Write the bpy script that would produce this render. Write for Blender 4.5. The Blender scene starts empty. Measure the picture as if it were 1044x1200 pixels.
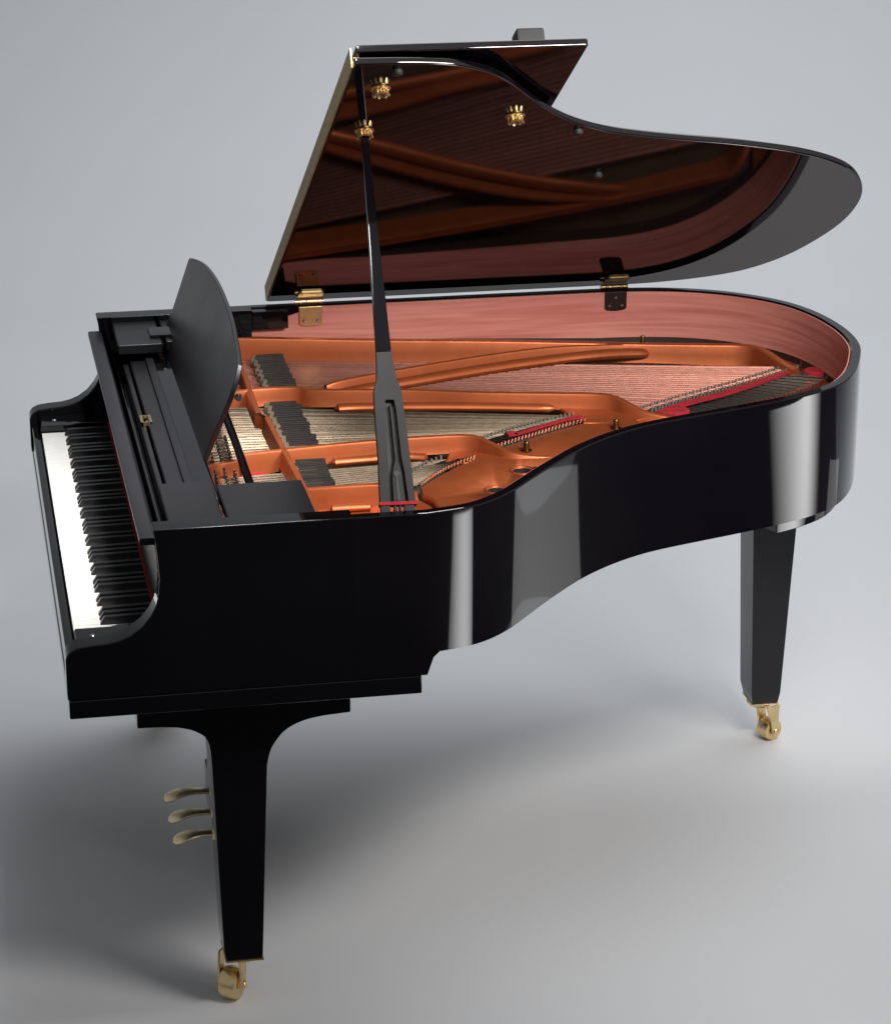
import bpy, bmesh, math, random
from mathutils import Vector, Matrix
random.seed(7)
sc = bpy.context.scene
C = bpy.context.collection

# ------------------------------------------------------------------ camera
cam_d = bpy.data.cameras.new('camera')
cam = bpy.data.objects.new('camera', cam_d); C.objects.link(cam)
cam_d.sensor_fit = 'HORIZONTAL'; cam_d.sensor_width = 36.0; cam_d.lens = 36.0 * 3086.87 / 1044.0
cam_d.clip_end = 200.0; cam_d.clip_start = 0.05
R = Matrix(((0.98197034, 0.06173203, -0.17867122), (-0.1890343, 0.31803656, -0.92904186), (-0.00052766, 0.94606654, 0.32397196)))
M4 = R.to_4x4(); M4.translation = Vector((-0.15101, -4.224287, 2.450862)); cam.matrix_world = M4
sc.camera = cam

# ------------------------------------------------------------------ world, exposure, lamps
w = bpy.data.worlds.new('World'); sc.world = w; w.use_nodes = True
w.node_tree.nodes['Background'].inputs['Color'].default_value = (0.95, 0.97, 1.0, 1)
w.node_tree.nodes['Background'].inputs['Strength'].default_value = 0.27
sc.view_settings.view_transform = 'Standard'; sc.view_settings.look = 'None'
sc.view_settings.exposure = 0.0; sc.view_settings.gamma = 1.0; sc.view_settings.use_curve_mapping = False

def area(name, loc, target, sx, sy, power, col=(1, 1, 1), spread=180):
    l = bpy.data.lights.new(name, 'AREA'); l.shape = 'RECTANGLE'; l.size = sx; l.size_y = sy
    l.energy = power; l.color = col; l.spread = math.radians(spread)
    o = bpy.data.objects.new(name, l); C.objects.link(o); o.location = loc
    d = Vector(target) - Vector(loc); o.rotation_euler = d.to_track_quat('-Z', 'Y').to_euler()
    return o
def soften(o, lo=0.25, px=2.0, py=0.6):
    """a softbox is brightest at its centre: falls off towards its sides"""
    l = o.data; l.use_nodes = True; nt = l.node_tree; em = nt.nodes['Emission']
    g = nt.nodes.new('ShaderNodeNewGeometry'); sp = nt.nodes.new('ShaderNodeSeparateXYZ'); nt.links.new(g.outputs['Parametric'], sp.inputs[0])
    def tri(out, p):
        m1 = nt.nodes.new('ShaderNodeMath'); m1.operation = 'MULTIPLY_ADD'; nt.links.new(out, m1.inputs[0]); m1.inputs[1].default_value = 2; m1.inputs[2].default_value = -1
        m2 = nt.nodes.new('ShaderNodeMath'); m2.operation = 'ABSOLUTE'; nt.links.new(m1.outputs[0], m2.inputs[0])
        m3 = nt.nodes.new('ShaderNodeMath'); m3.operation = 'POWER'; nt.links.new(m2.outputs[0], m3.inputs[0]); m3.inputs[1].default_value = p
        m4 = nt.nodes.new('ShaderNodeMath'); m4.operation = 'MULTIPLY_ADD'; nt.links.new(m3.outputs[0], m4.inputs[0]); m4.inputs[1].default_value = lo - 1; m4.inputs[2].default_value = 1
        return m4.outputs[0]
    m = nt.nodes.new('ShaderNodeMath'); m.operation = 'MULTIPLY'
    nt.links.new(tri(sp.outputs[0], px), m.inputs[0]); nt.links.new(tri(sp.outputs[0], px), m.inputs[1])
    nt.links.new(tri(sp.outputs[0], px), em.inputs['Strength'])
    return o
area('key_softbox', (1.45, -0.85, 2.22), (0.98, 1.0, 0.90), 0.9, 0.4, 18, (1.0, 0.96, 0.92), 90)
area('overhead_softbox', (3.1, 3.8, 5.8), (1.6, 4.2, 0.0), 6.2, 4.8, 205, (0.93, 0.97, 1.0), 130)
area('keyboard_fill', (0.46, -0.15, 2.38), (0.05, 0.70, 0.75), 0.3, 0.3, 5.8, (1.0, 0.98, 0.95), 46)  # fill lamp added out of view to brighten the keys
soften(area('rim_reflection_softbox', (1.575, -0.76, 0.46), (0.69, 0.02, 0.82), 0.48, 0.56, 7.5), 0.2)
soften(area('rim_reflection_softbox', (1.92, 0.465, 0.70), (1.92 - 0.259, 0.465 + 0.966, 0.85), 0.52, 0.42, 9, (1, 1, 1), 140), 0.0, 1.5)
area('rim_reflection_softbox', (2.33, 0.82, 0.30), (0.93, 0.26, 0.85), 0.28, 0.58, 0.40)  # extra unseen lamp, added to mirror a grey band in the bent side

# ------------------------------------------------------------------ materials
def mat(name, col, rough=0.5, metal=0.0, ior=1.5, **kw):
    m = bpy.data.materials.new(name); m.use_nodes = True
    b = m.node_tree.nodes['Principled BSDF']
    b.inputs['Base Color'].default_value = (*col, 1); b.inputs['Roughness'].default_value = rough
    b.inputs['Metallic'].default_value = metal; b.inputs['IOR'].default_value = ior
    for k, v in kw.items(): b.inputs[k].default_value = v
    return m
def vary(m, col2, scale=(8, 8, 8), detail=4, lo=0.35, hi=0.7, bump=0.0, rough2=None, kind='noise', dist=0.0):
    nt = m.node_tree; b = nt.nodes['Principled BSDF']
    tc = nt.nodes.new('ShaderNodeTexCoord'); mp = nt.nodes.new('ShaderNodeMapping')
    mp.inputs['Scale'].default_value = scale
    nt.links.new(tc.outputs['Object'], mp.inputs['Vector'])
    n = nt.nodes.new('ShaderNodeTexNoise'); n.inputs['Scale'].default_value = 1.0; n.inputs['Detail'].default_value = detail
    n.inputs['Distortion'].default_value = dist
    nt.links.new(mp.outputs['Vector'], n.inputs['Vector'])
    r = nt.nodes.new('ShaderNodeMapRange'); r.inputs['From Min'].default_value = lo; r.inputs['From Max'].default_value = hi
    nt.links.new(n.outputs['Fac'], r.inputs['Value'])
    mx = nt.nodes.new('ShaderNodeMix'); mx.data_type = 'RGBA'
    mx.inputs[6].default_value = b.inputs['Base Color'].default_value; mx.inputs[7].default_value = (*col2, 1)
    nt.links.new(r.outputs['Result'], mx.inputs[0]); nt.links.new(mx.outputs[2], b.inputs['Base Color'])
    if rough2 is not None:
        mr = nt.nodes.new('ShaderNodeMapRange'); mr.inputs['To Min'].default_value = b.inputs['Roughness'].default_value
        mr.inputs['To Max'].default_value = rough2
        nt.links.new(n.outputs['Fac'], mr.inputs['Value']); nt.links.new(mr.outputs['Result'], b.inputs['Roughness'])
    if bump:
        bp = nt.nodes.new('ShaderNodeBump'); bp.inputs['Strength'].default_value = bump; bp.inputs['Distance'].default_value = 0.002
        nt.links.new(n.outputs['Fac'], bp.inputs['Height']); nt.links.new(bp.outputs['Normal'], b.inputs['Normal'])
    return m
def per_object(m, lo, hi):
    nt = m.node_tree; b = nt.nodes['Principled BSDF']; src = b.inputs['Base Color'].links[0].from_socket
    oi = nt.nodes.new('ShaderNodeObjectInfo'); mr = nt.nodes.new('ShaderNodeMapRange'); mr.inputs['To Min'].default_value = lo; mr.inputs['To Max'].default_value = hi
    nt.links.new(oi.outputs['Random'], mr.inputs['Value'])
    mx = nt.nodes.new('ShaderNodeMix'); mx.data_type = 'RGBA'; mx.blend_type = 'MULTIPLY'; mx.inputs[0].default_value = 1
    nt.links.new(src, mx.inputs[6]); nt.links.new(mr.outputs['Result'], mx.inputs[7]); nt.links.new(mx.outputs[2], b.inputs['Base Color'])
    return m
LACQ = vary(mat('black_lacquer', (0.0025, 0.002, 0.003), 0.035, ior=1.5), (0.004, 0.0035, 0.0045), (3, 3, 3), rough2=0.06)
def lid_material():
    m = bpy.data.materials.new('lid_lacquer'); m.use_nodes = True; nt = m.node_tree
    nt.nodes.remove(nt.nodes['Principled BSDF']); out = nt.nodes['Material Output']
    df = nt.nodes.new('ShaderNodeBsdfDiffuse'); df.inputs['Color'].default_value = (0.0025, 0.002, 0.003, 1)
    gl = nt.nodes.new('ShaderNodeBsdfGlossy'); gl.inputs['Color'].default_value = (0.96, 0.88, 0.86, 1); gl.inputs['Roughness'].default_value = 0.035
    n = nt.nodes.new('ShaderNodeTexNoise'); n.inputs['Scale'].default_value = 3
    tc = nt.nodes.new('ShaderNodeTexCoord'); nt.links.new(tc.outputs['Object'], n.inputs['Vector'])
    mr = nt.nodes.new('ShaderNodeMapRange'); mr.inputs['To Min'].default_value = 0.03; mr.inputs['To Max'].default_value = 0.055
    nt.links.new(n.outputs['Fac'], mr.inputs['Value']); nt.links.new(mr.outputs['Result'], gl.inputs['Roughness'])
    mx = nt.nodes.new('ShaderNodeMixShader'); mx.inputs[0].default_value = 0.135
    nt.links.new(df.outputs[0], mx.inputs[1]); nt.links.new(gl.outputs[0], mx.inputs[2]); nt.links.new(mx.outputs[0], out.inputs['Surface'])
    return m
LIDM = lid_material()
SATIN = vary(mat('satin_black', (0.005, 0.0045, 0.006), 0.28), (0.008, 0.007, 0.009), (5, 5, 5), rough2=0.42)
COPPER = vary(mat('copper_paint', (0.44, 0.112, 0.036), 0.33, 0.55), (0.37, 0.085, 0.024), (22, 22, 22), detail=9, bump=0.2, rough2=0.5)
VENEER = vary(mat('red_mahogany_veneer', (0.63, 0.25, 0.20), 0.36), (0.42, 0.125, 0.095), (2.6, 2.6, 50), detail=5, lo=0.3, hi=0.75, dist=1.2)
SPRUCE = vary(mat('spruce_soundboard', (0.13, 0.085, 0.045), 0.6), (0.085, 0.053, 0.028), (3, 160, 3), detail=3)
MAPLE = vary(mat('maple_bridge', (0.22, 0.20, 0.16), 0.45), (0.14, 0.13, 0.10), (40, 40, 20))
STEEL = per_object(vary(mat('steel_wire', (0.145, 0.112, 0.080), 0.42, 1.0), (0.10, 0.077, 0.054), (60, 60, 60)), 0.45, 1.3)
WOUND = per_object(vary(mat('copper_wound_wire', (0.36, 0.165, 0.125), 0.5, 1.0), (0.29, 0.125, 0.095), (60, 60, 60)), 0.78, 1.12)
PINM = vary(mat('bright_pin_steel', (0.30, 0.31, 0.28), 0.35, 0.5), (0.20, 0.21, 0.19), (60, 60, 60))
COREW = vary(mat('dark_core_wire', (0.10, 0.085, 0.07), 0.4, 1.0), (0.07, 0.06, 0.05), (60, 60, 60))
CLOTH = vary(mat('grey_brown_cloth', (0.055, 0.042, 0.034), 0.95), (0.035, 0.027, 0.022), (70, 70, 70))
BRASS = vary(mat('polished_brass', (0.80, 0.62, 0.34), 0.26, 1.0), (0.68, 0.50, 0.25), (40, 40, 40), rough2=0.34)
PALEBRASS = vary(mat('lifted_pale_brass', (0.95, 0.80, 0.50), 0.28, 1.0), (0.80, 0.66, 0.40), (60, 60, 60), rough2=0.5)  # pedal brass, colour lightened to lift it out of the shade
BRASSREFL = vary(mat('brass_dark_reflection', (0.030, 0.018, 0.014), 0.4, 0.6), (0.02, 0.012, 0.01), (60, 60, 60))  # tail hinge leaf: brass with its dark reflection put into the colour
GILT = vary(mat('gilt_hinge', (0.46, 0.34, 0.17), 0.55, 0.5), (0.26, 0.18, 0.08), (160, 160, 160), bump=0.3)
PROPM = vary(mat('prop_lit_black', (0.014, 0.014, 0.015), 0.62, **{'Specular IOR Level': 0.3}), (0.011, 0.011, 0.012), (20, 20, 20))  # paler copy of the prop's lacquer; the plank's grey reflection is in it
DARKBRASS = vary(mat('dark_brass', (0.22, 0.15, 0.06), 0.35, 1.0), (0.12, 0.08, 0.035), (120, 120, 120), bump=0.3)
RED = vary(mat('red_felt', (0.40, 0.010, 0.022), 0.9), (0.24, 0.005, 0.012), (90, 90, 90), bump=0.5)
KEYRED = vary(mat('dark_red_felt', (0.42, 0.010, 0.022), 0.9), (0.10, 0.003, 0.006), (160, 160, 160))
IVORY = vary(mat('white_key_acrylic', (0.80, 0.79, 0.76), 0.18), (0.77, 0.76, 0.72), (6, 6, 6))
EBONY = vary(mat('black_key_matte', (0.010, 0.010, 0.011), 0.3), (0.014, 0.014, 0.015), (30, 30, 30))
FELTBLK = vary(mat('damper_black', (0.012, 0.010, 0.009), 0.55), (0.02, 0.016, 0.014), (50, 50, 50))
FELTWHT = vary(mat('damper_felt', (0.17, 0.135, 0.09), 0.9), (0.11, 0.085, 0.055), (50, 50, 50))
NICKEL = vary(mat('nickel_steel', (0.55, 0.54, 0.52), 0.22, 1.0), (0.4, 0.39, 0.38), (60, 60, 60))
RUBBERHOLE = vary(mat('rubber_and_hole_shade', (0.012, 0.012, 0.012), 0.6), (0.018, 0.018, 0.018), (50, 50, 50))
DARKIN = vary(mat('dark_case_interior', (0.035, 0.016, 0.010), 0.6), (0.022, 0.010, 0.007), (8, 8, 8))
PAPER = vary(mat('grey_studio_paper', (0.498, 0.502, 0.512), 0.75), (0.483, 0.487, 0.497), (1.2, 1.2, 1.2), detail=6)

# ------------------------------------------------------------------ mesh helpers
class MB:
    def __init__(s): s.v = []; s.f = []
    def add(s, vs, fs):
        o = len(s.v); s.v += [tuple(p) for p in vs]; s.f += [tuple(i + o for i in f) for f in fs]; return s
    def box(s, x0, x1, y0, y1, z0, z1):
        return s.add([(x0, y0, z0), (x1, y0, z0), (x1, y1, z0), (x0, y1, z0), (x0, y0, z1), (x1, y0, z1), (x1, y1, z1), (x0, y1, z1)],
                     [(0, 3, 2, 1), (4, 5, 6, 7), (0, 1, 5, 4), (1, 2, 6, 5), (2, 3, 7, 6), (3, 0, 4, 7)])
    def loft(s, rings, cap=True, closed=True):
        n = len(rings[0]); o = len(s.v)
        for r in rings: s.v += [tuple(p) for p in r]
        for i in range(len(rings) - 1):
            for j in range(n if closed else n - 1):
                k = (j + 1) % n
                s.f.append((o + i * n + j, o + i * n + k, o + (i + 1) * n + k, o + (i + 1) * n + j))
        if cap:
            s.f.append(tuple(o + j for j in reversed(range(n)))); s.f.append(tuple(o + (len(rings) - 1) * n + j for j in range(n)))
        return s
    def prism(s, poly, z0, z1): return s.loft([[(x, y, z0) for x, y in poly], [(x, y, z1) for x, y in poly]])
    def prism_y(s, poly, y0, y1): return s.loft([[(x, y0, z) for x, z in poly], [(x, y1, z) for x, z in poly]])
    def prism_f(s, poly, fn, t0, t1): return s.loft([[fn(a, b, t0) for a, b in poly], [fn(a, b, t1) for a, b in poly]])
    def tube(s, pts, r, n=8):
        pts = [Vector(p) for p in pts]; rings = []
        for i, p in enumerate(pts):
            d = (pts[min(i + 1, len(pts) - 1)] - pts[max(i - 1, 0)]).normalized()
            u = d.cross(Vector((0, 0, 1))); u = u.normalized() if u.length > 1e-4 else Vector((1, 0, 0)); v = d.cross(u)
            rr = r[i] if isinstance(r, (list, tuple)) else r
            rings.append([p + rr * (math.cos(2 * math.pi * k / n) * u + math.sin(2 * math.pi * k / n) * v) for k in range(n)])
        return s.loft(rings)
    def lathe(s, prof, c, axis=(0, 0, 1), n=24):
        ax = Vector(axis).normalized(); u = ax.orthogonal().normalized(); v = ax.cross(u); c = Vector(c)
        return s.loft([[c + ax * h + r * (math.cos(2 * math.pi * k / n) * u + math.sin(2 * math.pi * k / n) * v) for k in range(n)] for r, h in prof])
    def obj(s, name, m, parent=None, bevel=0.0, seg=2, ang=35, smooth=True, skip=None, tri=False):
        bm = bmesh.new(); bv = [bm.verts.new(p) for p in s.v]
        for f in s.f:
            try: bm.faces.new([bv[i] for i in f])
            except ValueError: pass
        bmesh.ops.recalc_face_normals(bm, faces=bm.faces)
        if bevel:
            es = [e for e in bm.edges if len(e.link_faces) == 2 and e.calc_face_angle(0) > math.radians(ang) and not (skip and skip(e))]
            bmesh.ops.bevel(bm, geom=es, offset=bevel, segments=seg, affect='EDGES', clamp_overlap=True, profile=0.5)
        if smooth:
            for f in bm.faces: f.smooth = True
            for e in bm.edges:
                if len(e.link_faces) == 2 and e.calc_face_angle(0) > math.radians(32): e.smooth = False
        me = bpy.data.meshes.new(name); bm.to_mesh(me); bm.free()
        o = bpy.data.objects.new(name, me); me.materials.append(m); C.objects.link(o)
        if parent: o.parent = parent
        if bevel and smooth:
            wn = o.modifiers.new('wn', 'WEIGHTED_NORMAL'); wn.keep_sharp = True
        return o

def catmull(pts, sub=6, closed=False):
    P = [Vector((*p, 0)) if len(p) == 2 else Vector(p) for p in pts]; out = []
    n = len(P)
    for i in range(n - 1):
        p0 = P[max(i - 1, 0)]; p1 = P[i]; p2 = P[i + 1]; p3 = P[min(i + 2, n - 1)]
        for k in range(sub):
            t = k / sub
            out.append(0.5 * ((2 * p1) + (-p0 + p2) * t + (2 * p0 - 5 * p1 + 4 * p2 - p3) * t * t + (-p0 + 3 * p1 - 3 * p2 + p3) * t ** 3))
    out.append(P[-1]); return out
def smooth_path(P, it=3):
    for _ in range(it):
        P = [P[0]] + [(P[i - 1] + 2 * P[i] + P[i + 1]) / 4 for i in range(1, len(P) - 1)] + [P[-1]]
    return P
def resample(P, step):
    d = [0.0]
    for i in range(1, len(P)): d.append(d[-1] + (P[i] - P[i - 1]).length)
    n = max(2, int(d[-1] / step)); out = []; j = 0
    for k in range(n + 1):
        t = d[-1] * k / n
        while j < len(d) - 2 and d[j + 1] < t: j += 1
        q = (t - d[j]) / max(d[j + 1] - d[j], 1e-9); out.append(P[j].lerp(P[j + 1], q))
    return out
def normals2(P):
    N = []
    for i in range(len(P)):
        d = (P[min(i + 1, len(P) - 1)] - P[max(i - 1, 0)]); d.z = 0; d.normalize(); N.append(Vector((-d.y, d.x, 0)))   # left of travel
    return N

# ------------------------------------------------------------------ setting: seamless paper sweep on a dark studio floor
FL = mat('dark_studio_floor', (0.012, 0.012, 0.013), 0.8); vary(FL, (0.018, 0.018, 0.019), (3, 3, 3))
fo = MB().add([(-30, -30, -0.004), (30, -30, -0.004), (30, 30, -0.004), (-30, 30, -0.004)], [(0, 1, 2, 3)]).obj('floor', FL)
fo['kind'] = 'structure'; fo['label'] = 'dark studio floor around the grey paper sweep'
def sweep_profile():
    pts = [(4.17, 0.0), (9.2, 0.0)]
    for k in range(1, 33):
        a = math.pi / 2 * k / 32; pts.append((9.2 + 3.0 * math.sin(a), 3.0 - 3.0 * math.cos(a)))
    pts.append((12.2, 8.0)); return pts
prof = sweep_profile(); n = len(prof)
ru, rv = (0.982, -0.189), (0.189, 0.982)
prof = [(4.17, 0.0), (6.2, 0.0), (6.9, 0.0), (8.0, 0.0)] + prof[1:]; n = len(prof)
def edge(v): return 1.75 if v < 6.3 else 5.5      # the front tongue is narrow, the cove behind is wide
vs = [(-0.151 + u * ru[0] + v * rv[0], -4.224 + u * ru[1] + v * rv[1], z) for sd in (-1, 1) for v, z in prof for u in ((-3.2 if v < 6.3 else -6.0) if sd < 0 else edge(v),)]
mb = MB().add(vs, [(i, i + n, i + n + 1, i + 1) for i in range(n - 1)])
paper = mb.obj('backdrop', PAPER); paper['kind'] = 'structure'; paper['label'] = 'seamless grey studio paper curving up behind the piano'

# ------------------------------------------------------------------ the piano
piano = bpy.data.objects.new('grand_piano', None); C.objects.link(piano)
piano['label'] = 'glossy black grand piano with raised lid, copper plate and brass casters'; piano['category'] = 'grand piano'
H, ZR, ZB = 0.978, 0.7176, 0.6765

rim_pts = [(0.629, 0.0), (0.66, 0.007), (0.69, 0.0135), (0.723, 0.026), (0.759, 0.051), (0.799, 0.091), (0.842, 0.146), (0.886, 0.202), (0.93, 0.255),
           (0.975, 0.306), (1.018, 0.347), (1.06, 0.381), (1.10, 0.408), (1.139, 0.430), (1.178, 0.447), (1.252, 0.473), (1.329, 0.499),
           (1.408, 0.528), (1.489, 0.561), (1.531, 0.584), (1.579, 0.618), (1.622, 0.666), (1.667, 0.742), (1.706, 0.834), (1.729, 0.899),
           (1.743, 0.981), (1.745, 1.075), (1.732, 1.182), (1.703, 1.273), (1.663, 1.336), (1.617, 1.385), (1.568, 1.423), (1.497, 1.458),
           (1.421, 1.478), (1.343, 1.488), (1.263, 1.49)]
curve = smooth_path(resample(catmull(rim_pts, 10), 0.012), 6)
near = [Vector((x, 0, 0)) for x in (0.50, 0.56, 0.60)]
far = [Vector((x, 1.49, 0)) for x in (1.2, 1.1, 1.0, 0.8, 0.65, 0.50)]
path = near + curve + far
NRM = normals2(path)
def zbot(p):
    if p.x < 0.6335: return ZB
    if p.y > 0.7: return ZR if p.x > 0.66 else ZB
    for xa, za in ((0.634, 0.688), (0.6365, 0.699), (0.642, 0.708), (0.65, 0.7145), (9, ZR)):
        if p.x < xa: return za
    return ZR
def ringsweep(idx, d0, d1, zb, zt, c=0.0):
    """rectangular section between offsets d0 (outer) and d1 (inner) from the rim's outer face"""
    out = []
    for i in idx:
        p, nn = path[i], NRM[i]; b = zb(p) if callable(zb) else zb; t = zt(p) if callable(zt) else zt
        q = lambda d, z: (p.x + nn.x * d, p.y + nn.y * d, z)
        out.append([q(d0, b), q(d1, b), q(d1, t - c), q(d1 - c, t), q(d0 + c * 0.4, t), q(d0 + c * 0.1, t - c * 0.4), q(d0, t - c)] if c else [q(d0, b), q(d1, b), q(d1, t), q(d0, t)])
    return out
allidx = range(len(path))
rb = MB(); rb.loft(ringsweep(allidx, 0.0, 0.022, zbot, H, 0.003))
# the two arms: scrolled cheeks in front of the straight sides
arm = [(0.001, ZB), (0.0, 0.69), (0.0, 0.752), (0.0025, 0.760), (0.008, 0.767), (0.02, 0.773), (0.042, 0.776), (0.074, 0.778), (0.093, 0.782), (0.112, 0.790), (0.132, 0.804),
       (0.148, 0.823), (0.158, 0.842), (0.163, 0.862), (0.1655, 0.888), (0.164, 0.918), (0.160, 0.962), (0.1575, H - 0.003), (0.159, H), (0.4998, H), (0.4998, ZB)]
rim = rb.obj('rim', LACQ, piano)
for y0, y1 in ((-0.0, 0.046), (1.444, 1.49)):
    a = MB(); pf = [(x, z) for x, z in arm]
    a.prism_y(pf, y0, y1)
    a.obj('arm', LACQ, piano, bevel=0.0025, seg=3, ang=50, skip=lambda e: all(v.co.x > 0.49 for v in e.verts))
# inner rim under the outer one, shows at the tail
idx_t = [i for i in allidx if path[i].x > 1.45 or (path[i].x > 0.9 and path[i].y > 0.7)]
MB().loft(ringsweep(idx_t, 0.024, 0.07, 0.688, 0.80)).obj('inner_rim', LACQ, piano, bevel=0.002)
# veneer lining, bass side round the tail to the bend
idx_l = [i for i in allidx if (path[i].y > 0.7 and path[i].x > 0.45) or path[i].x > 0.66]
ledge = lambda p: 0.890 - 0.024 * min(1.0, max(0.0, (p.x - 0.8) / 0.5))
MB().loft(ringsweep(idx_l, 0.0225, 0.025, ledge, lambda p: (H - 0.004) if p.x > 0.59 else 0.93)).obj('rim_lining', VENEER, piano)
MB().loft(ringsweep(idx_l, 0.0228, 0.0262, 0.80, lambda p: ledge(p) + 0.001)).obj('rim_ledge_shade', DARKIN, piano)  # ledge band under the veneer, coloured dark for the shade in the gap
# black cheek blocks inside the rim
b = MB(); b.box(0.501, 0.582, 1.443, 1.466, 0.932, H - 0.004); b.obj('cheek_liner', LACQ, piano, bevel=0.002)

# key bed, key slip, key blocks
b = MB(); b.box(0.0025, 0.6195, 0.001, 1.489, 0.6411, 0.6755); b.obj('keybed', LACQ, piano, bevel=0.0028, seg=3)
b = MB(); b.box(0.004, 0.0195, 0.0465, 1.4435, 0.6765, 0.738); b.obj('key_slip', LACQ, piano, bevel=0.003, seg=3)
for y0, y1 in ((0.047, 0.128), (1.362, 1.443)):
    b = MB(); b.prism_y([(0.021, 0.70), (0.021, 0.755), (0.024, 0.760), (0.085, 0.760), (0.10, 0.763), (0.163, 0.763), (0.163, 0.70)], y0, y1)
    kb = b.obj('key_block', LACQ, piano, bevel=0.002)
    s = MB(); s.lathe([(0.0, 0), (0.005, 0), (0.005, 0.001), (0.0035, 0.0022), (0, 0.0024)], (0.052, (y0 + y1) / 2, 0.7601)); s.obj('screw', NICKEL, kb)
# white and black keys
KW = 1.225 / 52; y0k = 0.1309
wm = MB()
def key_white(i):
    y = y0k + i * KW; m = MB()
    m.box(0.0224, 0.172, y + 0.00045, y + KW - 0.00045, 0.722, 0.746)
    return m
for i in range(52): key_white(i).obj('white_key', IVORY, piano, bevel=0.0007, seg=2)
# keyboard runs from treble (near) to bass (far): note order C B A G F E D C ...
order = 'CBAGFED'
for i in range(1, 52):
    lower = order[i % 7]           # note just below white key i-1
    if lower in 'EB': continue      # no sharp between E-F and B-C
    if i == 51: pass
    yc = y0k + i * KW
    m = MB(); wb, wt = 0.0068, 0.0056
    m.loft([[(0.0705, yc - wb, 0.7455), (0.0705, yc + wb, 0.7455), (0.0715, yc + wb, 0.749), (0.0715, yc - wb, 0.749)],
            [(0.0745, yc - wb, 0.7455), (0.0745, yc + wb, 0.7455), (0.079, yc + wt, 0.7605), (0.079, yc - wt, 0.7605)],
            [(0.172, yc - wb, 0.7455), (0.172, yc + wb, 0.7455), (0.172, yc + wt, 0.7615), (0.172, yc - wt, 0.7615)]])
    m.obj('black_key', EBONY, piano, bevel=0.001, seg=2)
# red felt strip at the back of the keys
b = MB()
for k in range(104):
    y = y0k + (k + 0.5) * KW / 2
    b.lathe([(0.0, 0), (0.0028, 0), (0.0032, 0.001), (0.0028, 0.0025), (0, 0.0025)], (0.1685, y, 0.7618), n=10)
b.box(0.1695, 0.172, y0k, y0k + 1.225, 0.7618, 0.7632)
b.obj('key_felt', KEYRED, piano)
# fallboard, opened, with its flat rail on top
b = MB()
b.prism_y([(0.171, 0.764), (0.166, 0.90), (0.164, 0.934), (0.1385, 0.935), (0.137, 0.938), (0.137, 0.945), (0.139, 0.948), (0.160, 0.948), (0.166, 0.944), (0.178, 0.90), (0.185, 0.764)], 0.0475, 1.4425)
fb = b.obj('fallboard', SATIN, piano, bevel=0.001)
b = MB(); b.box(0.187, 0.268, 0.047, 1.443, 0.70, 0.895); b.obj('action_cover', LACQ, piano, bevel=0.003)
# music shelf with rails
b = MB(); b.box(0.213, 0.302, 0.29, 1.243, 0.914, 0.931); shelf = b.obj('music_shelf', SATIN, piano, bevel=0.003, seg=3)
b = MB(); b.box(0.198, 0.209, 0.29, 1.243, 0.90, 0.925); b.obj('shelf_rail', SATIN, shelf, bevel=0.003, seg=3)
b = MB(); b.box(0.245, 0.262, 0.30, 1.235, 0.9312, 0.938); b.obj('shelf_ledge', SATIN, shelf, bevel=0.002)
b = MB(); b.box(0.262, 0.300, 0.30, 1.235, 0.9312, 0.934); b.obj('shelf_panel', LACQ, shelf, bevel=0.001)
b = MB()
b.box(0.199, 0.221, 0.775, 0.778, 0.926, 0.934); b.box(0.199, 0.221, 0.822, 0.825, 0.926, 0.934)
b.box(0.199, 0.204, 0.775, 0.825, 0.926, 0.9345); b.box(0.216, 0.221, 0.775, 0.825, 0.9312, 0.9345)
for yy in (0.784, 0.816):
    b.lathe([(0, 0), (0.003, 0), (0.0026, 0.002), (0, 0.0022)], (0.2105, yy, 0.932), n=10)
b.obj('shelf_hinge', BRASS, shelf)
for ya, yb in ((0.047, 0.287), (1.247, 1.443)):
    b = MB(); b.box(0.190, 0.285, ya, yb, 0.944, 0.966); b.obj('shelf_support', SATIN, piano, bevel=0.003, seg=3)
b = MB(); b.prism([(0.293, 0.068), (0.312, 0.047), (0.447, 0.047), (0.447, 0.262), (0.293, 0.262)], 0.944, 0.966); b.obj('shelf_support', SATIN, piano, bevel=0.003, seg=3)
b = MB(); b.prism([(0.293, 1.262), (0.447, 1.262), (0.447, 1.443), (0.293, 1.443)], 0.944, 0.966); b.obj('shelf_support', SATIN, piano, bevel=0.003, seg=3)
b = MB(); b.tube([(0.287, 0.262, 0.962), (0.288, 0.20, 0.961), (0.284, 0.15, 0.961), (0.289, 0.10, 0.961), (0.287, 0.05, 0.961)], 0.0016, 8); b.obj('gap_glint', NICKEL, piano)  # bright wire drawn as the glint along the gap between supports
# music desk: arched board leaning back
KD = 0.35
def dk(y, s, t):
    z = 0.921 + s; x = 0.29 + KD * s; k = 1 / math.hypot(1, KD); return (x + t * k, y, z - t * KD * k)
desk_o = [(0.521, 0.0), (0.506, 0.046), (0.467, 0.147), (0.470, 0.18), (0.484, 0.2045)]
top = catmull([(0.484, 0.2045), (0.53, 0.2135), (0.589, 0.222), (0.69, 0.234), (0.824, 0.241), (0.95, 0.2425), (1.06, 0.239), (1.17, 0.231), (1.257, 0.220), (1.33, 0.208), (1.377, 0.198)], 6)
desk_o += [(p.x, p.y) for p in top[1:]] + [(1.381, 0.19), (1.381, 0.10), (1.40, 0.0)]
b = MB(); b.prism_f(desk_o, dk, 0.0, 0.010); desk = b.obj('music_desk', SATIN, piano, bevel=0.002, seg=3)
b = MB(); b.box(0.262, 0.325, 1.292, 1.362, 0.932, 0.972); b.obj('desk_bracket', LACQ, desk, bevel=0.002)
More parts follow.
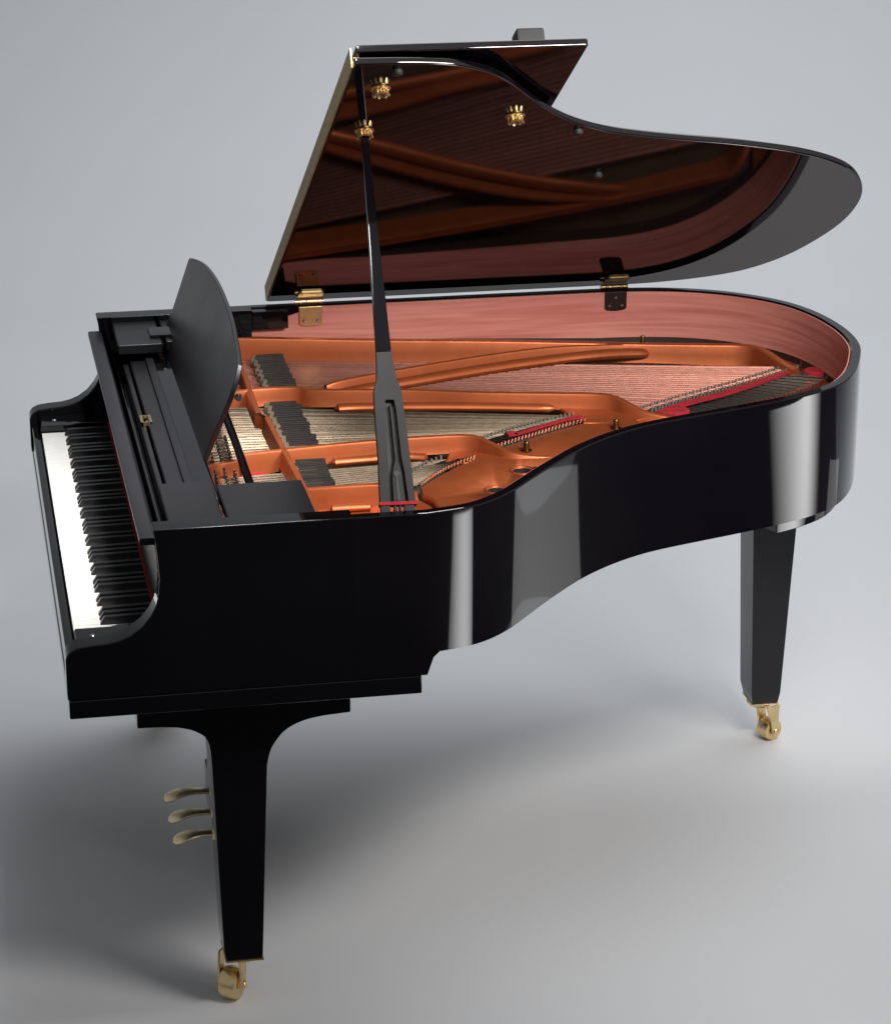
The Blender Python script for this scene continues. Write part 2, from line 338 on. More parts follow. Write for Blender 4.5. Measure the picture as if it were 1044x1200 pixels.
b = MB(); b.box(0.302, 0.314, 0.56, 0.59, 0.915, 0.934); b.obj('desk_bracket', NICKEL, desk, bevel=0.002)
b = MB(); b.lathe([(0, -0.006), (0.006, -0.006), (0.0075, 0), (0.006, 0.006), (0, 0.006)], dk(0.470, 0.15, 0.018), (0, 1, 0), 14); b.obj('desk_stop', NICKEL, desk)
b = MB(); b.tube([(0.362, 0.262, 0.936), (0.366, 0.55, 0.936), (0.368, 0.85, 0.936), (0.366, 1.25, 0.936)], 0.0085, 8); b.obj('desk_rail', LACQ, piano)

# ------------------------------------------------------------------ soundboard, plate
def inset(d, x0=0.0):
    return [(path[i].x + NRM[i].x * d, path[i].y + NRM[i].y * d) for i in allidx]
rimin = inset(0.0266)
b = MB(); b.prism([p for p in rimin if p[0] > 0.44], 0.822, 0.832); sound = b.obj('soundboard', SPRUCE, piano)
b = MB(); b.prism([(0.30, 0.05), (0.43, 0.05), (0.43, 1.44), (0.30, 1.44)], 0.835, 0.851); plate = b.obj('cast_iron_plate', COPPER, piano, bevel=0.003)

def near_side(d, xa, xb):   # rim inner points along the treble side between xa and xb
    return [(path[i].x + NRM[i].x * d, path[i].y + NRM[i].y * d) for i in allidx if path[i].y < 1.0 and xa <= path[i].x <= xb]
def deck(poly, z0, z1, holes=(), name='plate_web', bev=0.004):
    o = MB().prism(poly, z0, z1).obj(name, COPPER, plate, bevel=bev, seg=3)
    if holes:
        cs = []
        for hx, hy, hr in holes:
            cb = MB().lathe([(hr, -0.1), (hr, 0.1)], (hx, hy, 0.87), n=32).obj('cutter', COPPER)
            md = o.modifiers.new('b', 'BOOLEAN'); md.operation = 'DIFFERENCE'; md.object = cb; md.solver = 'EXACT'; cs.append(cb)
        dg = bpy.context.evaluated_depsgraph_get(); dg.update()
        me = bpy.data.meshes.new_from_object(o.evaluated_get(dg)); o.modifiers.clear(); o.data = me
        for cb in cs: bpy.data.objects.remove(cb)
    return o
HOLES = ((0.842, 0.412, 0.020), (0.914, 0.520, 0.020))
# treble deck between the hitch pins and the bent side
td = [(0.700, 0.455), (0.742, 0.512), (0.786, 0.563), (0.831, 0.604), (0.872, 0.64), (0.902, 0.670), (0.965, 0.716), (1.038, 0.767), (1.101, 0.804), (1.16, 0.80), (1.22, 0.815)]
td += [(p[0], p[1]) for p in reversed(near_side(0.026, 0.745, 1.24))] + [(0.712, 0.385), (0.698, 0.42)]
deck(td, 0.852, 0.8715, HOLES)
for hx, hy, hr in HOLES:
    ring = MB(); pts = []
    ring.loft([[(hx + (hr + 0.004 + 0.003 * math.cos(2 * math.pi * k / 8)) * math.cos(a), hy + (hr + 0.004 + 0.003 * math.cos(2 * math.pi * k / 8)) * math.sin(a), 0.8712 + 0.003 * math.sin(2 * math.pi * k / 8)) for k in range(8)] for a in [2 * math.pi * j / 32 for j in range(33)]], cap=False)
    ring.obj('hole_rim', COPPER, plate)
    MB().loft([[(hx + (hr - 0.0006) * math.cos(a), hy + (hr - 0.0006) * math.sin(a), z) for a in [2 * math.pi * j / 28 for j in range(28)]] for z in (0.8705, 0.834, 0.8325)]).obj('hole_shade', RUBBERHOLE, plate) if False else MB().add([(hx + (hr - 0.0006) * math.cos(2 * math.pi * j / 28), hy + (hr - 0.0006) * math.sin(2 * math.pi * j / 28), z) for z in (0.8700, 0.8330) for j in range(28)], [(j, (j + 1) % 28, 28 + (j + 1) % 28, 28 + j) for j in range(28)] + [tuple(range(28, 56))]).obj('hole_shade', RUBBERHOLE, plate)  # black cup put inside the hole in place of its shade
fd = [(0.455, 0.03), (0.455, 0.40), (0.60, 0.40), (0.69, 0.44)] + [(0.695, 0.42), (0.709, 0.383)] + [(p[0], p[1]) for p in reversed(near_side(0.026, 0.6, 0.742))] + [(0.56, 0.03)]
deck(fd, 0.842, 0.858)
# raised lip along the deck's inner edge
def bar(pts, wd, name='plate_bar', r=0.005, sub=6, bead=None, m=COPPER, off0=0.0):
    """strut: pts are (x, y, ztop, zbot) along its near top edge; wd goes to the far side"""
    P = catmull([(p[0], p[1], p[2]) for p in pts], sub); ZBt = catmull([(p[0], p[1], p[3]) for p in pts], sub)
    N = normals2([v.copy() for v in P]); rings = []
    for p, q, nn in zip(P, ZBt, N):
        if nn.y < 0: nn = -nn
        f = lambda d, z: (p.x + nn.x * d, p.y + nn.y * d, z)
        zt, zb = p.z, q.z; bh = -0.006
        rings.append([f(bh, zb), f(-0.001, zb + (zt - zb) * 0.45), f(0, zt - r), f(r * 0.3, zt - r * 0.3), f(r, zt), f(wd - r, zt), f(wd - r * 0.3, zt - r * 0.3), f(wd, zt - r), f(wd + 0.002, zb)])
    return MB().loft(rings).obj(name, m, plate)
def bead(pts, r, name='bar_flange', flat=0.75):
    P = catmull(pts, 6); N = normals2([v.copy() for v in P]); rings = []; L = len(P) - 1
    for i, (p, nn) in enumerate(zip(P, N)):
        e = min(1.0, (min(i, L - i) / max(1, L)) / 0.06); k = math.sqrt(max(0.02, 1 - (1 - e) ** 2))
        rings.append([(p.x + nn.x * r * k * math.cos(a), p.y + nn.y * r * k * math.cos(a), p.z + r * flat * k * math.sin(a)) for a in [2 * math.pi * j / 14 for j in range(14)]])
    return MB().loft(rings).obj(name, COPPER, plate)
# bass border bar
bar([(0.38, 1.447, 0.918, 0.85), (0.46, 1.44, 0.9168, 0.85), (0.77, 1.405, 0.905, 0.85), (1.075, 1.36, 0.8983, 0.85), (1.35, 1.315, 0.890, 0.848), (1.50, 1.277, 0.8903, 0.845), (1.585, 1.252, 0.8906, 0.845), (1.608, 1.215, 0.890, 0.846), (1.624, 1.14, 0.884, 0.85), (1.645, 1.095, 0.876, 0.852)], 0.022)
# cross web over the string rest
bar([(0.462, 1.44, 0.902, 0.868), (0.46, 1.19, 0.9, 0.868), (0.456, 0.995, 0.9, 0.868), (0.456, 0.81, 0.9, 0.868), (0.464, 0.499, 0.9, 0.866), (0.467, 0.269, 0.9, 0.86), (0.468, 0.06, 0.9, 0.855)], 0.014, 'cross_web')
# strut B
bar([(0.395, 1.058, 0.9, 0.846), (0.46, 1.083, 0.9, 0.862), (0.545, 1.08, 0.9, 0.862), (0.592, 1.052, 0.9, 0.864), (0.78, 1.015, 0.9, 0.866), (0.917, 0.969, 0.9, 0.866), (1.08, 0.93, 0.9, 0.866), (1.174, 0.902, 0.9, 0.862), (1.207, 0.858, 0.893, 0.858), (1.24, 0.825, 0.882, 0.856), (1.30, 0.80, 0.872, 0.852)], 0.016)
bead([(0.618, 0.996, 0.874), (0.70, 0.992, 0.874), (0.915, 0.951, 0.874), (1.075, 0.908, 0.874)], 0.013)
# web plate between strut B's tail and the treble deck
deck([(1.08, 0.926), (1.105, 0.815), (1.16, 0.80), (1.22, 0.81), (1.26, 0.83), (1.21, 0.858), (1.175, 0.90)], 0.855, 0.8705)
# strut C
bar([(0.38, 0.638, 0.9, 0.846), (0.466, 0.652, 0.9, 0.86), (0.56, 0.667, 0.9, 0.862), (0.66, 0.677, 0.9, 0.864), (0.72, 0.681, 0.9, 0.864), (0.80, 0.682, 0.9, 0.864), (0.845, 0.674, 0.899, 0.864), (0.873, 0.642, 0.893, 0.864), (0.902, 0.605, 0.884, 0.864), (0.945, 0.593, 0.877, 0.864), (0.99, 0.59, 0.873, 0.864)], 0.014)
bead([(0.556, 0.640, 0.872), (0.62, 0.643, 0.873), (0.70, 0.645, 0.873), (0.748, 0.632, 0.872)], 0.012)
deck([(0.775, 0.60), (0.80, 0.672), (0.846, 0.668), (0.872, 0.636), (0.90, 0.603), (0.88, 0.59)], 0.853, 0.8712)
# strut D
bar([(0.47, 0.402, 0.9, 0.85), (0.541, 0.405, 0.9, 0.855), (0.615, 0.412, 0.897, 0.855), (0.665, 0.42, 0.885, 0.855), (0.69, 0.43, 0.872, 0.855)], 0.014)
bead([(0.515, 0.378, 0.865), (0.55, 0.379, 0.866), (0.595, 0.381, 0.865)], 0.010)
# diagonal strut A
bar([(0.618, 1.108, 0.893, 0.866), (0.66, 1.122, 0.899, 0.868), (0.791, 1.176, 0.9, 0.868), (0.977, 1.245, 0.9, 0.868), (1.141, 1.291, 0.899, 0.868), (1.26, 1.311, 0.893, 0.864), (1.33, 1.318, 0.889, 0.86), (1.40, 1.318, 0.884, 0.86)], 0.014, r=0.006)
bead([(0.625, 1.096, 0.872), (0.70, 1.115, 0.877), (0.80, 1.148, 0.878), (0.98, 1.215, 0.878), (1.14, 1.262, 0.878), (1.25, 1.286, 0.877), (1.32, 1.302, 0.873), (1.38, 1.312, 0.868)], 0.016)
# tail deck carrying the bass hitch pins
inner_tail = [(path[i].x + NRM[i].x * 0.026, path[i].y + NRM[i].y * 0.026) for i in allidx if path[i].x > 1.22 and path[i].y < 1.30]
tailp = [(1.24, 0.812), (1.30, 0.858), (1.362, 0.915), (1.47, 0.975), (1.60, 1.06), (1.665, 1.13)] + [(1.645, 1.20), (1.62, 1.25), (1.60, 1.29), (1.62, 1.33)]
tailp = [(x, y) for x, y in inner_tail] + [(1.655, 1.22), (1.66, 1.14), (1.60, 1.06), (1.47, 0.975), (1.362, 0.915), (1.30, 0.862), (1.24, 0.815)]
deck(tailp, 0.842, 0.8535)
def strip(pts, wd, z, t, name, m, par):
    P = catmull(pts, 5); N = normals2(P)
    return MB().loft([[(p.x, p.y, z), (p.x + n_.x * wd, p.y + n_.y * wd, z), (p.x + n_.x * wd, p.y + n_.y * wd, z + t), (p.x, p.y, z + t)] for p, n_ in zip(P, N)]).obj(name, m, par)
strip([(1.30, 0.815), (1.383, 0.862), (1.474, 0.918), (1.586, 0.985), (1.655, 1.045), (1.682, 1.10)], 0.075, 0.8537, 0.002, 'tail_cloth', CLOTH, plate)
strip([(1.285, 0.845), (1.33, 0.885), (1.371, 0.912), (1.477, 0.972), (1.60, 1.062), (1.662, 1.112)], 0.020, 0.8655, 0.005, 'string_felt', RED, plate)
MB().lathe([(0, 0), (0.030, 0), (0.030, 0.006), (0.026, 0.009), (0, 0.009)], (1.318, 0.868, 0.862), n=20).obj('string_felt', RED, plate)
MB().lathe([(0, 0), (0.026, 0), (0.026, 0.006), (0.022, 0.009), (0, 0.009)], (1.705, 1.115, 0.858), n=20).obj('string_felt', RED, plate)
strip([(0.955, 0.745), (0.985, 0.765), (1.035, 0.80), (1.085, 0.832), (1.115, 0.842)], 0.014, 0.8695, 0.004, 'string_felt', RED, plate)
strip([(0.955, 0.745), (0.953, 0.775)], 0.02, 0.8695, 0.004, 'string_felt', RED, plate)
strip([(0.392, 0.46), (0.396, 0.632)], -0.03, 0.8515, 0.012, 'string_felt', RED, plate)

# bridges
def ribbon(line, wd, z0, z1, name):
    P = catmull(line, 6); N = normals2(P)
    return MB().loft([[(p.x + n_.x * d, p.y + n_.y * d, z) for d, z in ((-wd / 2, z0), (wd / 2, z0), (wd / 2, z1), (-wd / 2, z1))] for p, n_ in zip(P, N)]).obj(name, MAPLE, piano, bevel=0.002)
BR1 = [(1.255, 0.882), (1.355, 0.948), (1.49, 1.028), (1.60, 1.098), (1.665, 1.146)]
BR2 = [(0.875, 0.735), (0.93, 0.772), (0.985, 0.806), (1.04, 0.838), (1.115, 0.872)]
BR3 = [(0.635, 0.44), (0.675, 0.505), (0.712, 0.556), (0.752, 0.603), (0.79, 0.634)]
BRS = [ribbon(l, 0.030, 0.832, z, 'bridge') for l, z in ((BR1, 0.8635), (BR2, 0.8635), (BR3, 0.8635))]
def along(line, t):
    P = catmull(line, 10); d = [0]
    for i in range(1, len(P)): d.append(d[-1] + (P[i] - P[i - 1]).length)
    L = d[-1] * t
    for i in range(1, len(P)):
        if d[i] >= L - 1e-9: return P[i - 1].lerp(P[i], (L - d[i - 1]) / max(1e-9, d[i] - d[i - 1]))
    return P[-1]
HT1 = [(1.305, 0.80), (1.383, 0.842), (1.474, 0.893), (1.586, 0.95), (1.672, 1.012), (1.715, 1.07), (1.725, 1.14), (1.70, 1.20)]
HT2 = [(0.895, 0.672), (0.965, 0.72), (1.038, 0.770), (1.105, 0.808)]
HT3 = [(0.702, 0.462), (0.742, 0.518), (0.786, 0.568), (0.834, 0.61)]
def pin(loc, r, h, name, par, m=NICKEL, lean=(0, 0)):
    return MB().tube([(loc[0], loc[1], loc[2]), (loc[0] + lean[0] * h, loc[1] + lean[1] * h, loc[2] + h)], r, 6).obj(name, m, par)

# strings: every bass string and the nearest treble ones are objects; the rest of the treble is one part
ZS = 0.8665
rest = MB(); nrest = 0
def add_string(pts, r, m, single):
    global nrest
    mb_ = MB().tube(pts, r, 5)
    if single: mb_.obj('string', m, piano)
    else: rest.add(mb_.v, mb_.f); nrest += 1
def section(n, per, gap, front, br, ht, zt, r, m, singles, phase=0):
    """n notes of `per` strings each; unison strings lie close together with a gap between notes"""
    for k in range(n):
        for j in range(per):
            t = (k + 0.5 + (j - (per - 1) / 2) * gap) / n; y0 = front[0] + (front[1] - front[0]) * t
            bp = along(br, min(max(t, 0), 1)); hp = along(ht, min(max(t, 0), 1) * 0.94 + 0.02)
            sl = (bp.y - y0) / (bp.x - 0.55); ya = y0 - sl * 0.12
            pts = [(0.335, ya - sl * 0.09, 0.866), (0.415, ya - sl * 0.015, ZS + 0.001), (0.56, y0, ZS), (bp.x, bp.y, ZS), (hp.x, hp.y, zt + 0.004)]
            if m is WOUND:
                o = MB().tube(pts[:4], r, 6).obj('string', m, piano)
                MB().tube(pts[3:], 0.0010, 5).obj('core_wire', COREW, o)
            else: add_string(pts, r, m, k >= n - singles)
section(22, 2, 0.36, (1.15, 1.405), BR1, HT1, 0.8535, 0.0026, WOUND, 22)
section(22, 3, 0.24, (0.705, 1.03), BR2, HT2, 0.8715, 0.0012, STEEL, 18)
section(15, 3, 0.24, (0.425, 0.615), BR3, HT3, 0.8715, 0.0011, STEEL, 0)
ro = rest.obj('string', STEEL, piano); ro['kind'] = 'stuff'
# hitch pins, bridge pins
for k in range(46): 
    p = along(HT1, k / 45); pin((p.x, p.y, 0.8533), 0.0028, 0.014, 'hitch_pin', plate, WOUND, (0.25, -0.1))
for k in range(26):
    p = along(HT2, k / 25); pin((p.x, p.y, 0.8713), 0.0020, 0.011, 'hitch_pin', plate, NICKEL, (0.25, -0.1))
for k in range(20):
    p = along(HT3, k / 19); pin((p.x, p.y, 0.8713), 0.0020, 0.010, 'hitch_pin', plate, NICKEL, (0.25, -0.1))
for br, bl, nb in ((BRS[0], BR1, 44), (BRS[1], BR2, 26), (BRS[2], BR3, 18)):
    for k in range(nb):
        p = along(bl, (k + 0.5) / nb); pin((p.x - 0.010, p.y + 0.006, 0.8632), 0.0026, 0.011, 'bridge_pin', br, PINM)
        if bl is BR1: pin((p.x + 0.010, p.y - 0.008, 0.8632), 0.0026, 0.011, 'bridge_pin', br, PINM)
# dampers: black heads on felts, in a row over the strings
def damper(x0, x1, y, wy):
    d = MB().box(x0, x1, y - wy, y + wy, 0.8745, 0.888 + random.uniform(-0.0008, 0.0008)).obj('damper', FELTBLK, piano, bevel=0.0012)
    MB().box(x0 - 0.010, x1 - 0.022, y - wy * 1.35, y + wy * 1.35, 0.868, 0.8855).obj('damper_felt', FELTWHT, d, bevel=0.001)
for ya, yb, nd, xs in ((1.135, 1.40, 20, 0.500), (0.715, 1.03, 22, 0.484), (0.435, 0.625, 14, 0.480)):
    for k in range(nd):
        t = (k + 0.5) / nd; y = ya + (yb - ya) * t
        x0 = xs + 0.0024 * math.sin(k * 2.1) + random.uniform(-0.002, 0.002); ln = 0.058 + random.uniform(-0.002, 0.003)
        damper(x0, x0 + ln, y, (yb - ya) / nd * 0.30)
# tuning pins
for j in range(5):
    for k in range(20):
        y = 0.42 + k * 0.0225 + (j % 2) * 0.011; x = 0.286 + j * 0.0185 + k * 0.0007
        if 0.635 < y < 0.665: continue
        MB().lathe([(0.0038, -0.002), (0.0036, 0.016), (0.0030, 0.0165), (0.0030, 0.025), (0.0022, 0.026), (0, 0.026)], (x, y, 0.8505), (-0.08, random.uniform(-0.05, 0.05), 1), 8).obj('tuning_pin', NICKEL, plate)
bar([(0.30, 0.648, 0.876, 0.85), (0.40, 0.655, 0.885, 0.85)], 0.012, 'plate_rib')
# plate bolts
for x, y, z in ((0.948, 0.640, 0.871), (1.160, 0.752, 0.871), (1.371, 1.335, 0.883), (0.93, 0.475, 0.871)):
    MB().lathe([(0, 0), (0.011, 0), (0.011, 0.004), (0.006, 0.005), (0.006, 0.018), (0.0045, 0.021), (0, 0.021)], (x, y, z), n=12).obj('plate_bolt', DARKBRASS, plate)

# ------------------------------------------------------------------ lid
AL = math.radians(29.6)
def lidp(x, s, t): return (x, 1.49 - s * math.cos(AL) + t * math.sin(AL), 0.988 + s * math.sin(AL) + t * math.cos(AL))
lid_pts = [(0.60, 1.483), (0.66, 1.479), (0.70, 1.472), (0.735, 1.461), (0.763, 1.445), (0.792, 1.423), (0.822, 1.388), (0.857, 1.335), (0.893, 1.278), (0.931, 1.222), (0.992, 1.149), (1.069, 1.087), (1.158, 1.046),
           (1.248, 1.014), (1.316, 0.992), (1.393, 0.962), (1.517, 0.903), (1.61, 0.834), (1.669, 0.764), (1.723, 0.655), (1.748, 0.558), (1.758, 0.447), (1.751, 0.347), (1.726, 0.226),
           (1.692, 0.137), (1.633, 0.057), (1.544, 0.011), (1.428, -0.014), (1.308, -0.018), (1.2, -0.019)]
lc = smooth_path(resample(catmull(lid_pts, 8), 0.02), 2)
outline = [(0.543, -0.019), (0.543, 1.485)] + [(p.x, p.y) for p in lc]
lid = MB().prism_f(outline, lidp, 0.0, 0.014).obj('lid', LIDM, piano, bevel=0.004, seg=3)
MB().prism_f([(0.549, -0.019), (0.549, 1.482), (0.951, 1.482), (0.955, 1.478), (0.955, -0.019)], lidp, 0.023, 0.037).obj('lid_flap', LIDM, lid, bevel=0.004, seg=3)
MB().prism_f([(0.5395, -0.015), (0.5395, 1.47), (0.5425, 1.47), (0.5425, -0.015)], lidp, 0.001, 0.036).obj('fold_hinge', GILT, lid)
MB().prism_f([(0.547, -0.01), (0.547, 1.46), (0.556, 1.46), (0.556, -0.01)], lidp, 0.0142, 0.0228).obj('fold_hinge', GILT, lid)
MB().prism_f([(0.842, 1.385), (0.842, 1.43), (0.892, 1.43), (0.892, 1.385)], lidp, 0.0372, 0.079).obj('lid_block', RUBBERHOLE, lid, bevel=0.004)
for x, s in ((0.622, 1.451), (1.018, 1.098), (1.116, 0.83)):
    c = Vector(lidp(x, s, 0.0)); ax = Vector((0, -math.sin(AL), -math.cos(AL)))
    MB().lathe([(0, 0), (0.009, 0), (0.009, 0.006), (0.007, 0.009), (0, 0.0095)], c, ax, 14).obj('lid_buffer', RUBBERHOLE, lid)
def cup(x, s, name='prop_cup'):
    c = Vector(lidp(x, s, 0)); ax = Vector((0, -math.sin(AL), -math.cos(AL)))
    m = MB(); m.lathe([(0, 0), (0.018, 0), (0.0185, 0.002), (0.015, 0.0035), (0.011, 0.005), (0.0105, 0.010), (0.013, 0.014), (0.0105, 0.014), (0.007, 0.008), (0, 0.008)], c, ax, 20)
    for k in range(8):
        a = k * math.pi / 4; u = ax.orthogonal().normalized(); v = ax.cross(u); d = math.cos(a) * u + math.sin(a) * v
        m.tube([c + d * 0.0125 + ax * 0.003, c + d * 0.0125 + ax * 0.009, c + d * 0.0145 + ax * 0.015], 0.0026, 6)
    m.obj(name, BRASS, lid)
cup(0.606, 1.143); cup(0.604, 1.366); cup(0.878, 1.195)
# lid hinges on the bass side
for hx, dark in ((0.635, False), (1.34, True)):
    m = MB()
    for k in range(5):
        m.tube([(hx - 0.032 + k * 0.0128, 1.478, 0.983), (hx - 0.032 + k * 0.0128 + 0.0118, 1.478, 0.983)], 0.0065, 12)
    m.prism_f([(hx - 0.028, 0.015), (hx - 0.028, 0.055), (hx - 0.022, 0.06), (hx + 0.022, 0.06), (hx + 0.028, 0.055), (hx + 0.028, 0.015)], lidp, -0.004, -0.0005)
    hg = m.obj('lid_hinge', BRASS if not dark else DARKBRASS, lid)  # second hinge is darkened brass, for what it reflects
    hg['label'] = 'brass lid hinge near the tail, coloured dark for its reflection' if dark else 'bright brass lid hinge behind the lid prop'
    MB().loft([[(hx - 0.026, y, 0.975), (hx - 0.026, y, 0.936), (hx - 0.02, y, 0.932), (hx, y, 0.930), (hx + 0.02, y, 0.932), (hx + 0.026, y, 0.936), (hx + 0.026, y, 0.975)] for y in (1.4605, 1.4645)]).obj('hinge_leaf', BRASSREFL if dark else BRASS, hg, bevel=0.001)
    for sx, sz in ((-0.015, 0.943), (0.015, 0.943), (0.0, 0.962)):
        if not dark and sx == 0: continue
        MB().lathe([(0, 0), (0.004, 0), (0.003, 0.002), (0, 0.0024)], (hx + sx, 1.4605, sz), (0, -1, 0), 12).obj('hinge_screw', NICKEL, hg)

# ------------------------------------------------------------------ lid prop
PA = Vector((0.0245, 0.5941, 0.804)); PW = Vector((0.9997, -0.0146, -0.0197)); PN = Vector((0, -0.8042, 0.5943)); PB = Vector((0.588, 0.06, 0.963))
def pr(wv, s, t): return PB + PA * s + PW * wv + PN * t
pl = MB()
up_l = [(-0.030, 0.018), (-0.0265, 0.10), (-0.0255, 0.187), (-0.0245, 0.224), (-0.0215, 0.236), (-0.0175, 0.245), (-0.015, 0.27), (-0.0135, 0.30), (-0.0115, 0.39), (-0.009, 0.504), (-0.007, 0.633), (-0.0065, 0.728)]
up_r = [(0.0075, 0.728), (0.008, 0.633), (0.010, 0.503), (0.0125, 0.389), (0.0145, 0.30), (0.016, 0.275), (0.019, 0.25), (0.0235, 0.236), (0.026, 0.225), (0.028, 0.187), (0.030, 0.13), (0.0335, 0.018)]
slot_r = [(0.0205, 0.018), (0.0175, 0.073), (0.0145, 0.10), (0.0125, 0.186), (0.0105, 0.208)]
slot_l = [(-0.0045, 0.208), (-0.006, 0.186), (-0.0085, 0.094), (-0.0095, 0.07), (-0.0115, 0.018)]
pl.prism_f(up_l[:8] + up_r[4:] + slot_r + slot_l, pr, -0.011, 0.0)
prop = pl.obj('lid_prop', PROPM, piano, bevel=0.0018)
MB().prism_f(up_l[7:] + up_r[:5], pr, -0.0108, -0.0002).obj('prop_shaft', LACQ, prop, bevel=0.0018)
MB().prism_f([(-0.0055, 0.018), (-0.0035, 0.07), (0.0035, 0.098), (0.0025, 0.186), (0.0015, 0.20), (0.005, 0.20), (0.007, 0.186), (0.008, 0.098), (0.0135, 0.073), (0.0155, 0.018)], pr, -0.010, -0.001).obj('prop_tongue', PROPM, prop, bevel=0.001)
MB().prism_f([(-0.024, 0.018), (-0.022, 0.21), (0.022, 0.21), (0.025, 0.018)], pr, -0.016, -0.0125).obj('prop_backing', RUBBERHOLE, prop)
MB().lathe([(0, 0), (0.0055, 0), (0.0055, 0.001), (0, 0.001)], pr(0.004, 0.07, -0.0005), PN, 16).obj('prop_pivot', RUBBERHOLE, prop)
MB().prism_f([(0.0015, 0.02), (0.0022, 0.066), (0.0058, 0.066), (0.0072, 0.02)], pr, -0.001, 0.0004).obj('prop_slot', RUBBERHOLE, prop)
MB().prism_f([(-0.031, 0.012), (-0.031, 0.0185), (0.0355, 0.0185), (0.0355, 0.012)], pr, -0.013, 0.002).obj('prop_felt', RED, prop, bevel=0.001)
MB().tube([pr(0.0005, 0.72, -0.005), pr(0.0005, 0.745, -0.005)], 0.004, 10).obj('prop_tip', BRASS, prop)
for a, b_ in ((-0.029, -0.012), (-0.0055, 0.0), (0.0035, 0.008), (0.0125, 0.031)):
    MB().prism_f([(a, -0.02), (a, 0.0118), (b_, 0.0118), (b_, -0.02)], pr, -0.011, 0.0).obj('prop_reflection', PROPM, prop, bevel=0.001)  # prongs modelled in place of the plank's reflection below the felt

# ------------------------------------------------------------------ legs, casters, pedals
def caster(leg, cx, cy, rw, axis, ztop, off):
    ax = Vector(axis).normalized(); side = Vector((-ax.y, ax.x, 0)); c = Vector((cx, cy, rw)); wl = 0.036; o = Vector(off)
    MB().lathe([(0, -wl / 2), (rw * 0.8, -wl / 2), (rw * 0.93, -wl / 2 + 0.003), (rw * 0.99, -wl / 2 + 0.010), (rw, 0), (rw * 0.99, wl / 2 - 0.008), (rw * 0.93, wl / 2 - 0.002), (rw * 0.62, wl / 2), (rw * 0.55, wl / 2 - 0.002), (rw * 0.3, wl / 2 - 0.002), (0, wl / 2 - 0.002)], c, ax, 36).obj('caster_wheel', BRASS, leg)
    f = MB(); rel = o - Vector((c.x, c.y, 0)); tu = rel.dot(side)
    for sgn, wd in ((1, 1.0), (-1, 0.55)):
        rings = []
        for d in (wl / 2 + 0.0015, wl / 2 + 0.0065):
            q = lambda u, z: c + ax * (sgn * d) + side * u + Vector((0, 0, z - rw))
            rings.append([q(-0.011, rw), q(-0.007, rw - 0.009), q(0.0, rw - 0.012), q(0.007, rw - 0.009), q(0.011, rw), q(0.012 + tu * 0.4, rw + (ztop - rw) * 0.5), q(tu + 0.022 * wd, ztop - 0.004), q(tu - 0.018 * wd, ztop - 0.004), q(-0.012 + tu * 0.4, rw + (ztop - rw) * 0.5)])
        f.loft(rings)
        f.lathe([(0, 0), (0.0075, 0), (0.007, 0.003), (0.004, 0.005), (0, 0.0055)], c + ax * (sgn * (wl / 2 + 0.0065)), ax * sgn, 16)
    f.lathe([(0, 0), (0.026, 0), (0.031, 0.006), (0.031, 0.010), (0, 0.010)], (o.x, o.y, ztop - 0.0115), n=24)
    f.obj('caster_fork', BRASS, leg, bevel=0.001)
leg_prof = [(0.122, 0.6405), (0.122, 0.580), (0.165, 0.579)] + [(p.x, p.y) for p in catmull([(0.193, 0.576), (0.215, 0.570), (0.229, 0.563), (0.241, 0.554), (0.2475, 0.54), (0.250, 0.52)], 4)] + \
    [(0.2515, 0.49), (0.2635, 0.125), (0.2675, 0.103), (0.335, 0.103), (0.3515, 0.49)] + [(p.x, p.y) for p in catmull([(0.3545, 0.505), (0.360, 0.522), (0.370, 0.538), (0.383, 0.553), (0.40, 0.564), (0.425, 0.573), (0.456, 0.578)], 4)] + [(0.504, 0.581), (0.504, 0.6405)]
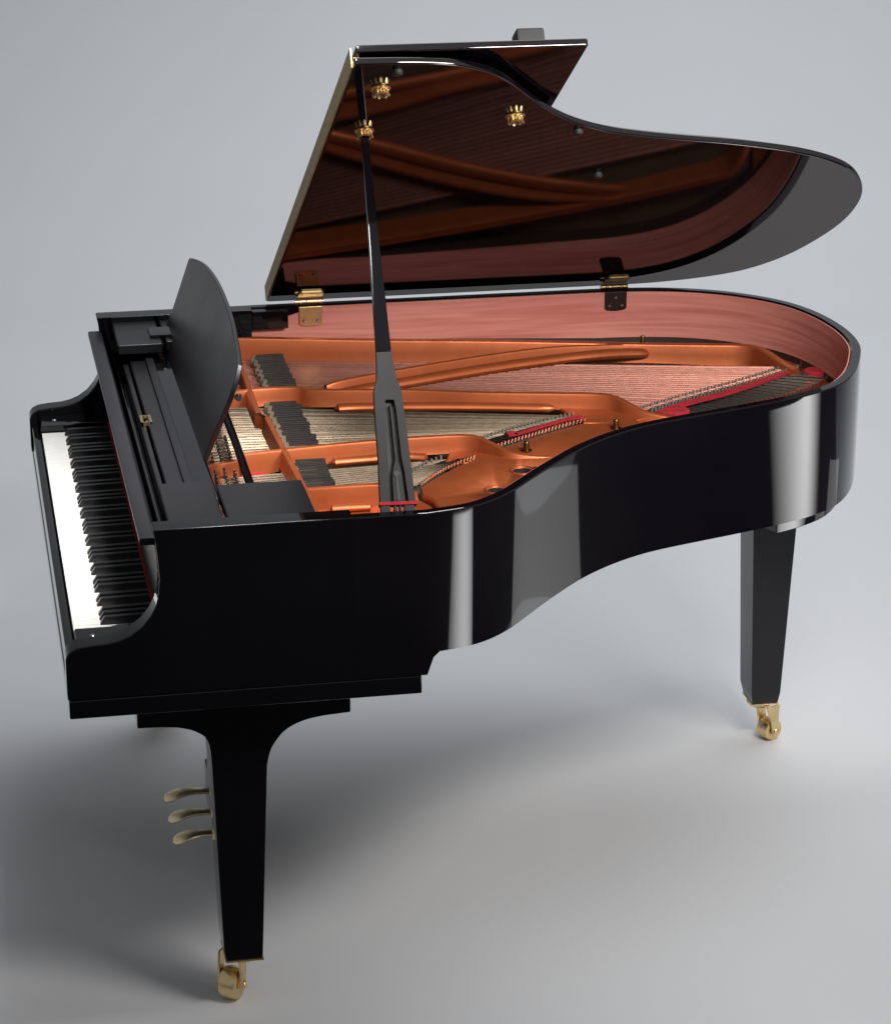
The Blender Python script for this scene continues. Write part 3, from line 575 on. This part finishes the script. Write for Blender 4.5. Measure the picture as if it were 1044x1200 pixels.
for y0, cy in ((0.080, 0.133), (1.39, 1.44)):
    lg = MB().prism_y(leg_prof, y0, y0 + 0.092).obj('leg', LACQ, piano, bevel=0.003, seg=2)
    MB().box(0.266, 0.3365, y0 + 0.001, y0 + 0.091, 0.0985, 0.1025).obj('leg_ferrule', BRASS, lg, bevel=0.001)
    caster(lg, 0.281, y0 + 0.052, 0.0315, (0.86, -0.51, 0), 0.098, (0.303, y0 + 0.045, 0))
tl = MB().loft([[(xa, ya, z), (xb, ya, z), (xb, yb, z), (xa, yb, z)] for xa, xb, ya, yb, z in ((1.576, 1.636, 1.064, 1.138, 0.098), (1.572, 1.640, 1.060, 1.152, 0.125), (1.558, 1.664, 1.058, 1.160, 0.60), (1.556, 1.668, 1.058, 1.162, 0.80))]).obj('leg', LACQ, piano, bevel=0.002)
MB().box(1.575, 1.637, 1.063, 1.140, 0.094, 0.0975).obj('leg_ferrule', BRASS, tl, bevel=0.001)
caster(tl, 1.625, 1.088, 0.026, (0.42, -0.9, 0), 0.094, (1.605, 1.10, 0))
# lyre
b = MB(); b.box(0.309, 0.345, 0.690, 0.800, 0.1402, 0.6405); b.box(0.314, 0.372, 0.58, 0.91, 0.050, 0.14)
ly = b.obj('pedal_lyre', LACQ, piano, bevel=0.003)
for yp in (0.645, 0.747, 0.85):
    rings = []
    for x, z, wy, tz in ((0.315, 0.092, 0.008, 0.006), (0.295, 0.093, 0.0085, 0.0065), (0.278, 0.094, 0.010, 0.007), (0.262, 0.093, 0.013, 0.0075), (0.248, 0.090, 0.0155, 0.008), (0.236, 0.086, 0.0155, 0.0085), (0.228, 0.083, 0.013, 0.0085), (0.222, 0.081, 0.008, 0.006), (0.220, 0.0805, 0.002, 0.002)):
        rings.append([(x, yp + 1.5 * wy * math.cos(a), z + 0.9 * tz * math.sin(a)) for a in [2 * math.pi * k / 16 for k in range(16)]])
    pd = MB().loft(rings).obj('pedal', PALEBRASS, ly)
# underside of the case
b = MB(); b.prism([(p[0], p[1]) for p in inset(0.03) if p[0] > 0.62], 0.79, 0.80); b.obj('soundboard_underside', DARKIN, piano)
